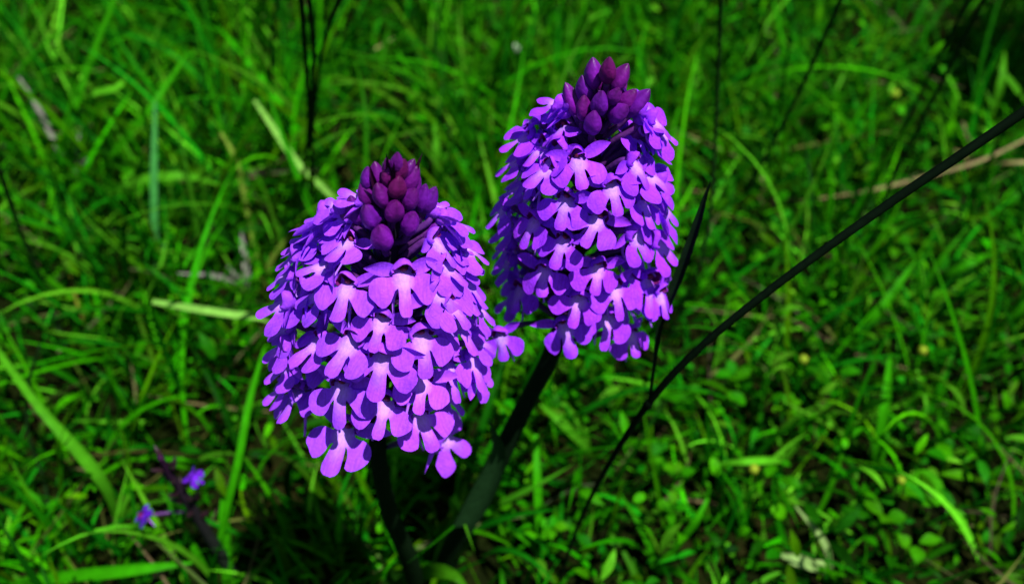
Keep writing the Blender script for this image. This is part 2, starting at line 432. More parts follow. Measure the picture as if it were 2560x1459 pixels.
def column_mesh():
    V, F, K = [], [], []
    for i in range(5):
        for k in range(8):
            a = k/8*2*math.pi; f = i/4*math.pi
            V.append(Vector((0.75*math.sin(f)*math.cos(a), -0.95+0.5*math.sin(f)*math.sin(a), 0.25-0.9*math.cos(f)))*MM)
            K.append(np.array((0.13, 0.012, 0.05))*(0.8+0.7*(i == 3)))
    for i in range(4):
        for k in range(8): F.append((i*8+k, i*8+(k+1) % 8, (i+1)*8+(k+1) % 8, (i+1)*8+k))
    return mesh('column', V, F, K, M_BUD)
NVAR = 14
PIECES = {}
for key in 'LRS':
    pal = PUR[key]
    PIECES[key] = dict(lip=[lip_mesh(i*3+(50 if key == 'R' else 0), pal) for i in range(NVAR)],
                       hood=[hood_mesh(i, pal) for i in range(5)],
                       sl=[sepal_mesh(i, pal, -1) for i in range(6)], sr=[sepal_mesh(i, pal, 1) for i in range(6)])
COLUMN = column_mesh()

def bud_mesh(seed, dark):
    r = random.Random(seed+300); V, F, K = [], [], []
    NS, NR = 12, 15; with_ = dark == 2; dark = min(dark, 0.9)
    for i in range(NR+1):
        s = i/NR
        rad = (math.sin(math.pi*(s*0.97+0.015)**0.82))**0.8 if s < 1 else 0.01
        rad = max(rad, 0.02)
        for k in range(NS):
            a = 2*math.pi*k/NS
            g = 1+0.06*math.cos(3*a+seed)-0.05*max(0, math.cos(3*a+seed+math.pi))**6
            V.append(Vector((2.05*rad*g*math.cos(a), 2.05*rad*g*math.sin(a), 6.9*s))*MM)
            seam = max(0, math.cos(3*a+seed+math.pi))**8
            c = np.array((0.118, 0.005, 0.24))*(1-dark)+np.array((0.085, 0.0025, 0.058))*dark
            c = c*(0.85+0.3*math.sin(s*math.pi))*(1-0.3*seam)
            c = c*(1-0.5*s**5)+np.array((0.06, 0.002, 0.04))*0.5*s**5
            K.append(np.array((0.020, 0.007, 0.012))*(1.3-0.6*s) if with_ else c)
    for i in range(NR):
        for k in range(NS): F.append((i*NS+k, i*NS+(k+1) % NS, (i+1)*NS+(k+1) % NS, (i+1)*NS+k))
    F.append(tuple(range(NS-1, -1, -1)))
    return mesh('bud', V, F, K, M_BUD)
BUDS = {(i, d): bud_mesh(i, d) for i in range(4) for d in (0.0, 0.45, 0.9)}
BUDS.update({(i, 2): bud_mesh(i, 2) for i in range(4)})

def lerp_table(tab, t):
    if t <= tab[0][0]: return tab[0][1]
    for (a, b), (c, d) in zip(tab, tab[1:]):
        if t <= c: return b+(d-b)*(t-a)/(c-a)
    return tab[-1][1]

class Head:
    """flower head: axis from H0 (lowest flowers) to H1 (tip), throat radius by height"""
    def __init__(s, root, H0, H1, prof, key):
        s.root, s.H0, s.H1, s.key = root, H0, H1, key
        s.ax = (H1-H0).normalized(); s.L = (H1-H0).length; s.prof = prof; s.placed = []
        s.org = root.location.copy(); s.big = 1.18 if key == 'L' else 1.10
    def axpt(s, t): return s.H0+s.ax*(t*s.L)
    def polar(s, p):
        d = p-s.H0; t = d.dot(s.ax)/s.L; o = d-s.ax*d.dot(s.ax)
        return t, o.length, (o.normalized() if o.length > 1e-7 else Vector((0, -1, 0)))
    def hit(s, px, py, scale=1.0):
        r = ray(px, py); best = None
        for i in range(500):
            p = CAM+r*(0.11+i*0.0003); t, d, o = s.polar(p)
            if -0.45 < t < 1.15:
                g = d-lerp_table(s.prof, t)*scale
                if g <= 0: return p
                if best is None or g < best[0]: best = (g, p)
        return best[1]
    def flower(s, T, n, ldir, scale=1.0, back=None, tube=True):
        y = (ldir-n*ldir.dot(n)).normalized(); x = y.cross(n)
        m = Matrix((x, y, n)).transposed().to_4x4()
        loc = T-s.org
        t, d, o = s.polar(T)
        a = s.axpt(t)-s.ax*(0.006+0.25*d) if back is None else back
        a = a+o*0.0012-T                                  # pedicel end relative to T, world axes
        inv = m.to_3x3().inverted(); a = inv@a/scale
        p0 = Vector((0, -1.0, -0.3))*MM
        pts = catmull([p0, p0+Vector((0, -0.6, -2.2))*MM, p0*0.4+a*0.55+Vector((0, -0.6, -0.5))*MM, a], 3)
        g = np.array((0.13, 0.02, 0.24)); e = np.array((0.02, 0.012, 0.03))  # stalks darken inward: shade inside the head put into their colour
        k = len(pts); rad = [(0.62+0.25*math.sin(math.pi*i/(k-1)))*MM/max(1, scale) for i in range(k)]
        V, F, K = tube_data([Vector(p) for p in pts], rad, [g*(1-i/(k-1))+e*(i/(k-1)) for i in range(k)], 7, True, 0.08)
        # spur, thin and curved, hanging behind the lip
        sp = catmull([Vector((0, -0.3, -0.5))*MM, Vector((0.4, 1.5, -3.2))*MM, Vector((0.8, 4.2, -5.2))*MM, Vector((0.5, 7.0, -6.0))*MM], 3)
        V2, F2, K2 = tube_data([Vector(p) for p in sp], [0.45*MM*(1-0.5*i/9) for i in range(10)], np.array((0.30, 0.09, 0.62)), 6)
        off = len(V); V += V2; F += [tuple(q+off for q in f) for f in F2]; K += K2
        me = mesh('flower', V, F, K, M_BUD)
        m.translation = loc
        f = obj('flower', me, s.root, m @ Matrix.Scale(scale, 4))
        P = PIECES[s.key]
        one = lambda: Matrix.Rotation(R.gauss(0, 0.05), 4, 'X') @ Matrix.Rotation(R.gauss(0, 0.05), 4, 'Z')
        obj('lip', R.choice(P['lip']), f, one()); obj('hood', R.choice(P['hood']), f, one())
        obj('sepal', R.choice(P['sl']), f, one()); obj('sepal', R.choice(P['sr']), f, one()); obj('column', COLUMN, f)
        s.placed.append(T)
        return f
    def by_pixel(s, x0, y0, x1, y1, scale=1.0, elev=None, jit=0.10, back=None, T=None, face=0.0):
        T = s.hit(x0, y0) if T is None else T
        t, d, o = s.polar(T)
        e = math.radians(elev if elev is not None else 46+9*max(0, min(1, t)))
        n = (o*math.cos(e)+s.ax*math.sin(e))
        n = n*(1-face)+(CAM-T).normalized()*face             # some flowers are turned further round on their stalk
        n = (n+Vector((R.gauss(0, jit), R.gauss(0, jit), R.gauss(0, jit)))).normalized()
        r = ray(x1, y1); k = (T-CAM).dot(n)/r.dot(n); ld = (CAM+r*k)-T
        L = ld.length
        return s.flower(T, n, ld, scale*max(0.92, min(1.25, L/0.0059)), back)
    def fill(s, n, t0, t1, mind, scale, seed, front=True, el=0):
        r = random.Random(seed); g = math.pi*(3-5**0.5)
        for i in range(n):
            t = t0+(t1-t0)*(i+0.5)/n; an = i*g*1.0+r.uniform(-.15, .15)
            u = Vector((1, 0, 0)); u = (u-s.ax*u.dot(s.ax)).normalized(); v = s.ax.cross(u)
            o = u*math.cos(an)+v*math.sin(an)
            if not front and o.y < -0.55: continue
            T = s.axpt(t)+o*lerp_table(s.prof, t)*(1 if front else 1.12)
            if any((T-q).length < mind*((0.8 if t > 0.42 else 1)+(0.08 if front and o.y < 0.1 else 0)) for q in s.placed): continue
            e = math.radians(49+8*t+el+r.gauss(0, 7))
            nn = (o*math.cos(e)+s.ax*math.sin(e)).normalized()
            ld = (o*math.sin(e)-s.ax*math.cos(e)); ld = Matrix.Rotation(r.gauss(0, 0.35), 3, nn) @ ld
            s.flower(T, nn, ld, scale*r.uniform(1.0, 1.16))
    def bud(s, P, dr, size, fat, dark, ped=True):
        q = dr.to_track_quat('Z', 'Y').to_matrix() @ Matrix.Rotation(R.uniform(0, 6.28), 3, 'Z')
        L = 6.9*MM*size
        base = P-dr*(L*0.5)
        m = Matrix.Translation(base-s.org) @ q.to_4x4() @ Matrix.Diagonal((size*fat, size*fat, size, 1))
        b = obj('bud', BUDS[(R.randrange(4), dark)], s.root, m)
        if ped:
            t, d, o = s.polar(base)
            e = s.axpt(t)-s.ax*(0.004+0.3*d)
            w0 = (base-s.org); mi = m.inverted()
            pts = catmull([base+dr*0.0003-s.org, base-dr*0.0018-s.org, (base*0.45+e*0.55)-s.org-s.ax*0.0006, e-s.org], 3)
            V, F, K = tube_data([Vector(p) for p in pts], [0.75*MM]*len(pts), np.array((0.05, 0.008, 0.09)), 6)
            V = [mi @ v for v in V]
            obj('pedicel', mesh('pedicel', V, F, K, M_BUD), b)
    def bud_px(s, px, py, size=1.0, fat=1.0, dark=0.0, out=0.22, scale=1.0):
        P = s.hit(px, py, scale); t, d, o = s.polar(P)
        s.bud(P, (s.ax*0.9+o*out+Vector((R.gauss(0, .08), R.gauss(0, .08), 0))).normalized(), size, fat, dark)
    def bract(s, P, dr, L, W, col):
        pts = [P-s.org+dr*(L*i/6)+s.ax*(0.12*L*(i/6)**2) for i in range(7)]
        V, F, K = ribbon_data(pts, [W*max(0.04, math.sin(math.pi*(0.25+0.75*i/6))) for i in range(7)], col, fold=0.3)
        obj('bract', mesh('bract', V, F, K, M_STEM), s.root)

DKG = np.array((0.0035, 0.011, 0.0035))
def stem_obj(root, pts, radii, ribs=0.05, col=DKG, top=None):
    P = catmull([tuple(p) for p in pts], 6); rr = catmull([(r,) for r in radii], 6)
    k = len(P); cols = []
    for i in range(k):
        f = i/(k-1); c = col*(1-f**3)+np.array((0.02, 0.010, 0.03))*f**3 if top is None else col*(1-f)+top*f
        cols.append(c)
    V, F, K = tube_data([Vector(p)-root.location for p in P], [float(r[0]) for r in rr], cols, 12, True, ribs)
    return obj('stem', mesh('stem', V, F, K, M_STEM), root)
def leaf_obj(root, name, pts, widths, col, hint=Vector((0, -0.5, 0.86)), fold=0.2, twist=0.0, mat=None):
    P = catmull([tuple(p) for p in pts], 5); ww = catmull([(x,) for x in widths], 5)
    V, F, K = ribbon_data([Vector(p)-root.location for p in P], [max(0.0002, float(x[0])) for x in ww], col, hint, fold, twist)
    return obj(name, mesh(name, V, F, K, mat or M_HERB), root)

# ---------------------------------------------------------------- the broad orchid
base = G(1045, 1490, 0)
oL = tag(empty('orchid', base), 'broad lilac orchid with a wide gap below its dark buds, on a curved stem', 'orchid', 'orchids in full bloom')
H0, H1 = D(955, 895, 0.193), D(988, 412, 0.157)
profL = [(-0.45, 0.0138), (-0.1, 0.0148), (0.15, 0.0150), (0.35, 0.0142), (0.5, 0.0122), (0.62, 0.0092), (0.70, 0.0070), (0.8, 0.0052), (0.9, 0.0036), (1.0, 0.0018), (1.15, 0.0012)]
HL = Head(oL, H0, H1, profL, 'L')
st = [base+Vector((0, 0, -0.004)), G(1025, 1400, 0.05), G(975, 1280, 0.09), G(944, 1130, 0.13), H0-HL.ax*0.004, HL.axpt(0.4), HL.axpt(0.75), HL.axpt(0.97)]
stem_obj(oL, st, [0.0032, 0.0029, 0.0024, 0.0021, 0.0020, 0.0018, 0.0014, 0.0006])
for a in [(1008, 686, 1010, 768), (868, 716, 848, 787), (765, 726, 697, 758), (1084, 724, 1141, 772), (955, 799, 933, 860), (1053, 843, 1062, 926),
          (879, 853, 829, 920), (1138, 800, 1179, 876), (958, 893, 942, 980), (1122, 913, 1141, 992), (772, 894, 737, 952), (854, 966, 838, 1046),
          (743, 976, 718, 1043), (724, 814, 684, 838), (718, 757, 662, 776), (1180, 896, 1206, 958), (1168, 704, 1204, 750), (1190, 770, 1226, 800),
          (743, 640, 704, 660), (715, 862, 680, 886), (722, 912, 690, 936), (715, 962, 680, 990), (1185, 850, 1225, 870), (1188, 938, 1226, 955)]:
    HL.by_pixel(*a)
for a in [(863, 1077, 828, 1154), (1050, 1042, 1072, 1109), (1103, 1093, 1156, 1124)]:
    HL.by_pixel(*a, elev=42, face=0.55, scale=1.06)
for a in [(841, 622, 795, 668), (1122, 606, 1172, 628), (815, 545, 772, 552), (1108, 545, 1140, 535), (800, 592, 765, 600), (1150, 655, 1192, 668), (800, 568, 770, 576), (763, 604, 726, 616), (1130, 562, 1166, 566), (1163, 622, 1200, 640), (722, 690, 690, 704), (850, 560, 822, 566)]:
    HL.by_pixel(*a, elev=58, scale=0.92)
for a in [(848, 520, 822, 496), (1083, 528, 1108, 508), (872, 545, 845, 540), (905, 500, 880, 486), (1085, 590, 1122, 616), (872, 606, 842, 634)]:      # barely open flowers under the buds
    HL.by_pixel(*a, elev=72, scale=0.85)
HL.fill(130, -0.16, 0.62, 0.0080, 0.95, 3)
HL.fill(60, 0.46, 0.70, 0.0054, 0.82, 13, False, 8)
for px, py, sz, ft, dk in [(955, 592, 1.05, 1.0, 0), (925, 540, .98, 1.0, 0), (1026, 557, .98, .88, 0), (986, 526, .92, .98, .45), (885, 526, 1.08, .85, 0), (918, 480, .98, .92, .45),
                           (953, 488, .9, .92, .45), (1026, 495, .86, 1.0, .45), (993, 467, .8, 1.05, .9), (1029, 448, .95, .75, .45), (943, 438, .85, .9, .45),
                           (1003, 425, .8, .8, .9), (918, 446, .8, .8, 0), (1056, 495, 1.0, .72, 0), (992, 408, .8, .8, .45), (966, 443, .6, .9, .9), (1073, 500, 1.0, .8, 0), (970, 420, .7, .8, .45)]:
    HL.bud_px(px, py, sz, ft, dk)
for i in range(9):                                     # the far side of the bud cone
    t = 0.68+0.035*i; an = i*2.4
    o = Vector((math.cos(an), abs(math.sin(an))*0.9+0.2, 0)).normalized()
    HL.bud(HL.axpt(t)+o*lerp_table(profL, t)*1.05, (HL.ax*0.9+o*0.5).normalized(), 0.95-0.03*i, 0.85, (0.0, 0.45)[i > 4])
for px, py, z in [(950, 452, 0), (985, 432, 0), (1022, 430, 0), (978, 415, 0)]:
    P = HL.hit(px, py); HL.bract(P-HL.ax*0.004, (HL.ax+HL.polar(P)[2]*0.3).normalized(), 0.0075, 0.0011, np.array((0.03, 0.004, 0.025)))
for i in range(12):                                    # thin bracts among the lower flowers
    an = i*2.1; t = -0.12+i*0.05; o = Vector((math.cos(an), math.sin(an), 0))
    HL.bract(HL.axpt(t)+o*0.002, (o*0.9+HL.ax*0.35).normalized(), 0.0125, 0.0018, np.array((0.035, 0.01, 0.05)))
# basal leaf seen at the foot
leaf_obj(oL, 'leaf', [base, G(1040, 1450, 0.022), G(1085, 1425, 0.045), G(1140, 1440, 0.05), G(1180, 1490, 0.045)], [0.003, 0.0042, 0.0048, 0.0030, 0.0003], np.array((0.03, 0.11, 0.002)))
leaf_obj(oL, 'leaf', [base, G(985, 1440, 0.02), G(960, 1480, 0.05), G(930, 1560, 0.06)], [0.004, 0.006, 0.005, 0.0005], np.array((0.012, 0.05, 0.003)))

# ---------------------------------------------------------------- the slender orchid
base = G(1095, 1440, 0)
oR = tag(empty('orchid', base), 'slimmer violet orchid on a long slanted stem, a lone flower sticking out below', 'orchid', 'orchids in full bloom')
H0, H1 = D(1432, 690, 0.211), D(1520, 178, 0.171)
profR = [(-0.45, 0.0120), (-0.1, 0.0134), (0.15, 0.0142), (0.4, 0.0134), (0.55, 0.0118), (0.68, 0.0092), (0.76, 0.0066), (0.85, 0.0050), (0.93, 0.0036), (1.0, 0.0022), (1.15, 0.0015)]
HR = Head(oR, H0, H1, profR, 'R')
st = [base+Vector((0, 0, -0.004)), G(1170, 1290, 0.052), G(1250, 1140, 0.085), G(1320, 1000, 0.112), G(1383, 870, 0.137), H0-HR.ax*0.002, HR.axpt(0.4), HR.axpt(0.75), HR.axpt(0.97)]
stem_obj(oR, st, [0.0042, 0.0036, 0.0031, 0.0025, 0.0023, 0.0019, 0.0017, 0.0013, 0.0006])
for a in [(1399, 373, 1374, 408), (1445, 400, 1452, 452), (1583, 409, 1606, 441), (1341, 437, 1322, 474), (1528, 464, 1542, 510), (1415, 500, 1402, 542),
          (1605, 505, 1621, 549), (1495, 548, 1467, 602), (1583, 586, 1619, 635), (1410, 602, 1385, 657), (1338, 553, 1316, 596), (1495, 668, 1492, 731),
          (1360, 674, 1352, 733), (1583, 694, 1583, 739), (1448, 745, 1434, 805), (1300, 722, 1281, 769), (1281, 567, 1250, 582), (1262, 520, 1236, 548),
          (1280, 655, 1252, 672), (1640, 606, 1688, 650), (1621, 705, 1626, 786), (1650, 735, 1668, 775), (1640, 455, 1672, 475), (1650, 520, 1690, 545),
          (1276, 615, 1238, 632)]:
    HR.by_pixel(*a)
for a in [(1520, 793, 1514, 857), (1575, 834, 1596, 885), (1410, 815, 1426, 879)]:
    HR.by_pixel(*a, elev=40, face=0.45)
for a in [(1586, 336, 1607, 364), (1318, 340, 1296, 352), (1630, 300, 1655, 318), (1395, 262, 1375, 258), (1345, 300, 1318, 305), (1630, 360, 1668, 380), (1600, 275, 1628, 272), (1378, 316, 1352, 334), (1362, 352, 1334, 372), (1650, 330, 1676, 344), (1300, 402, 1262, 418), (1308, 470, 1272, 488), (1408, 318, 1392, 342)]:
    HR.by_pixel(*a, elev=58, scale=0.92)
# the lone flower on its long drooping stalk
Tl = D(1253, 838, 0.203)
HR.by_pixel(1253, 838, 1264, 906, elev=38, scale=0.82, T=Tl, back=D(1345, 800, 0.214))
for a in [(1412, 282, 1392, 268), (1600, 300, 1626, 292), (1425, 262, 1408, 244)]:
    HR.by_pixel(*a, elev=72, scale=0.85)
HR.fill(140, -0.14, 0.66, 0.0070, 0.93, 5)
HR.fill(60, 0.50, 0.76, 0.0052, 0.82, 15, False, 8)
for px, py, sz, ft, dk, ot in [(1483, 306, .95, .95, 0, .22), (1459, 270, .9, .88, .45, .2), (1500, 258, .95, .92, 0, .2), (1547, 282, .95, 1.0, 0, .6), (1462, 223, .95, .95, 0, .35),
                               (1536, 240, .7, .95, .45, .4), (1568, 250, .9, .9, .45, .5), (1428, 250, 1.15, .75, 0, .4), (1484, 184, 1.0, .92, 0, .25), (1520, 176, .95, .85, .9, .2),
                               (1550, 196, 1.0, .92, .45, .35), (1595, 258, 1.15, .85, 0, .5)]:
    HR.bud_px(px, py, sz, ft, dk, ot)
for i in range(7):
    t = 0.72+0.035*i; an = i*2.4
    o = Vector((math.cos(an), abs(math.sin(an))*0.9+0.2, 0)).normalized()
    HR.bud(HR.axpt(t)+o*lerp_table(profR, t)*1.05, (HR.ax*0.9+o*0.5).normalized(), 0.95-0.03*i, 0.85, 0.45)
for i in range(12):
    an = i*2.1; t = -0.12+i*0.06; o = Vector((math.cos(an), math.sin(an), 0))
    HR.bract(HR.axpt(t)+o*0.002, (o*0.9+HR.ax*0.35).normalized(), 0.0125, 0.0018, np.array((0.03, 0.01, 0.045)))
# sheathing stem leaf with a free pointed tip
leaf_obj(oR, 'leaf', [G(1150, 1310, 0.055)-Vector((0, .003, 0)), G(1205, 1215, 0.076)-Vector((0, .003, 0)), G(1246, 1125, 0.094)-Vector((0, .002, 0)), G(1232, 1075, 0.106), G(1222, 1045, 0.112)],
         [0.006, 0.007, 0.0045, 0.0014, 0.0003], np.array((0.012, 0.04, 0.012)), fold=0.5)
leaf_obj(oR, 'leaf', [base, G(1110, 1400, 0.02), G(1150, 1370, 0.035), G(1195, 1345, 0.05)], [0.004, 0.005, 0.004, 0.0004], np.array((0.008, 0.035, 0.003)))

# ---------------------------------------------------------------- the small fading orchid
base = G(590, 1440, 0)
oS = tag(empty('orchid', base), 'small withered orchid with a dark brown spike and only two violet flowers left', 'orchid')
sp = [base+Vector((0, 0, -0.003)), G(520, 1335, 0.03), G(462, 1240, 0.058), G(425, 1185, 0.073), G(400, 1140, 0.085)]
stem_obj(oS, sp, [0.0024, 0.0020, 0.0016, 0.0012, 0.0008], 0.05, np.array((0.008, 0.018, 0.008)), np.array((0.03, 0.008, 0.03)))
HS = Head(oS, Vector(sp[2]), Vector(sp[4]), [(0, .004), (1, .002)], 'S')
for i in range(15):
    an = i*2.4; t = -0.5+i*0.105; u = Vector((math.cos(an), math.sin(an), 0))
    P = HS.axpt(t)+u*0.0028
    HS.bud(P, (HS.ax*0.8+u*0.7).normalized(), 0.95-0.02*i, 0.55, 2, False)
HS.by_pixel(482, 1188, 503, 1205, elev=50, scale=0.62, T=G(482, 1190, 0.07))
HS.by_pixel(358, 1285, 366, 1310, elev=50, scale=0.62, T=G(358, 1288, 0.05), back=G(490, 1275, 0.046))

# ---------------------------------------------------------------- single stalks and blades one can pick out
LG, PG, MG, DG, OL, TAN, GRY = [np.array(c) for c in ((0.05, 0.25, 0.006), (0.15, 0.36, 0.050), (0.018, 0.17, 0.001), (0.010, 0.030, 0.010), (0.09, 0.15, 0.015), (0.24, 0.19, 0.07), (0.20, 0.20, 0.16))]
def blade(name, cat, label, pts, widths, col, group=None, hint=Vector((0, -0.5, 0.86)), fold=0.15, twist=0.0, mat=None):
    root = Vector(pts[0]); root.z = 0; e = tag(empty(name, root), label, cat, group)
    leaf_obj(e, 'blade', pts, widths, col, hint, fold, twist, mat or M_GRASS)
    for k in range(2):                                  # short side shoots at the foot
        a = R.uniform(0, 6.28); d = Vector((math.cos(a), math.sin(a), 0)); h = R.uniform(.012, .03)
        leaf_obj(e, 'blade', [root+Vector((0, 0, -.001)), root+d*h*.3+Vector((0, 0, h*.6)), root+d*h*.9+Vector((0, 0, h))], [.002, .0026, .0005], col[0]*R.uniform(.6, .9), mat=mat or M_GRASS)
    return e
def stalk(name, cat, label, pts, radii, col, group=None, nodes=()):
    root = Vector(pts[0])
    P = catmull([tuple(p) for p in pts], 5); rr = catmull([(x,) for x in radii], 5)
    V, F, K = tube_data([Vector(p)-root for p in P], [float(x[0]) for x in rr], col, 8, True, 0.05)
    o = obj(name, mesh(name, V, F, K, M_STEM)); o.location = root
    for i in nodes:
        c = Vector(pts[i])-root; a = (Vector(pts[min(i+1, len(pts)-1)])-Vector(pts[i-1])).normalized(); rd = radii[i]
        V, F, K = tube_data([c-a*rd*2, c-a*rd, c, c+a*rd, c+a*rd*2], [rd*0.9, rd*1.25, rd*1.4, rd*1.25, rd*0.9], col*0.6, 8)
        obj('node', mesh('node', V, F, K, M_STEM), o)
    return tag(o, label, cat, group)
BLK = np.array((0.0025, 0.0065, 0.003))
# the dark diagonal culm with its upright leaf
pts = [G(1392, 1475, 0), D(1440, 1325, 0.292), D(1510, 1180, 0.257), D(1620, 1010, 0.224), D(1750, 868, 0.206), D(1950, 705, 0.192), D(2200, 525, 0.180), D(2420, 375, 0.170), D(2600, 250, 0.163), D(2800, 100, 0.155)]
a = stalk('grass_stalk', 'stalk', 'thick blackish stalk slanting across open turf beside the slim orchid, with one upright leaf', pts,
          [.0007, .0007, .00075, .0009, .0009, .0009, .00092, .00094, .00095, .00095], BLK, None, (3,))
n0 = D(1622, 1008, 0.2235)
P = [n0, D(1636, 910, 0.2165), D(1652, 805, 0.210), D(1700, 680, 0.203), D(1742, 560, 0.197), D(1762, 495, 0.194), D(1776, 455, 0.192)]
leaf_obj(a, 'leaf', P, [0.0010, 0.0012, 0.0020, 0.0028, 0.0022, 0.0012, 0.0002], np.array((0.004, 0.012, 0.004)), Vector((-0.75, -0.5, 0.3)), 0.35, 0.0, M_STEM)
for lab, pts, rd in [
    ('thin dark stalk rising behind the broad orchid, straightest of its bunch', [G(748, 650), D(757, 480, .42), D(772, 300, .36), D(764, 150, .31), D(750, -40, .265), D(744, -140, .25)], .0008),
    ('thin dark stalk rising behind the broad orchid, crossing another halfway up', [G(792, 640), D(786, 500, .43), D(777, 330, .37), D(785, 140, .31), D(768, -40, .27), D(762, -130, .25)], .0007),
    ('thin dark stalk behind the broad orchid that forks away from its bunch at the top', [G(770, 620), D(776, 430, .40), D(790, 230, .345), D(815, 90, .305), D(858, -30, .28), D(890, -120, .26)], .0006),
    ('fine dark stem bowing beside the slim orchid, behind its upright leaf', [G(1648, 930), D(1690, 800, .37), D(1740, 690, .35), D(1772, 560, .335), D(1785, 400, .32), D(1795, 200, .30), D(1800, 60, .285), D(1802, -60, .27)], .0006),
    ('dark leaning stem, first beyond the diagonal stalk from the slim orchid', [G(1735, 735), D(1811, 585, .42), D(1860, 498, .40), D(1956, 310, .365), D(2013, 200, .345), D(2110, -20, .31), D(2150, -100, .30)], .0007),
    ('dark leaning stem over the tan straw, the paler of a close pair', [G(2100, 680), D(2182, 469, .42), D(2263, 315, .38), D(2311, 214, .36), D(2400, 40, .32), D(2440, -60, .30)], .0006),
    ('dark leaning stem over the tan straw with a knot where it crosses', [G(2080, 800), D(2177, 608, .42), D(2220, 474, .39), D(2244, 421, .38), D(2350, 214, .34), D(2450, 20, .305), D(2490, -60, .29)], .0007),
    ('faint dark stem crossing the straw where it forks', [G(2330, 660), D(2417, 498, .42), D(2470, 411, .40), D(2504, 335, .385), D(2580, 180, .35)], .0006),
    ('dark leaning stem standing in deep shade near the shaded patch of turf', [G(1805, 400), D(1850, 250, .52), D(1900, 90, .47), D(1945, -50, .43)], .0007),
    ('dark stem bending low over turf beside the arched glossy blade, with black joint', [G(170, 900), D(120, 740, .40), D(45, 560, .37), D(0, 430, .345), D(-60, 250, .32)], .0009),
    ('brownish dark stem in the grass behind the little withered orchid', [G(130, 1330), D(110, 1200, .345), D(70, 1080, .335), D(72, 960, .325), D(100, 860, .315)], .0006),
    ('dim upright stem behind the bunch of dark stalks', [G(670, 500), D(675, 330, .50), D(680, 120, .43), D(700, -60, .39)], .0007)]:
    stalk('grass_stalk', 'stalk', lab, pts, [rd*1.1]*(len(pts)-1)+[rd*.7], np.array((0.006, 0.020, 0.004)), None, (3,) if 'knot' in lab or 'joint' in lab else ())
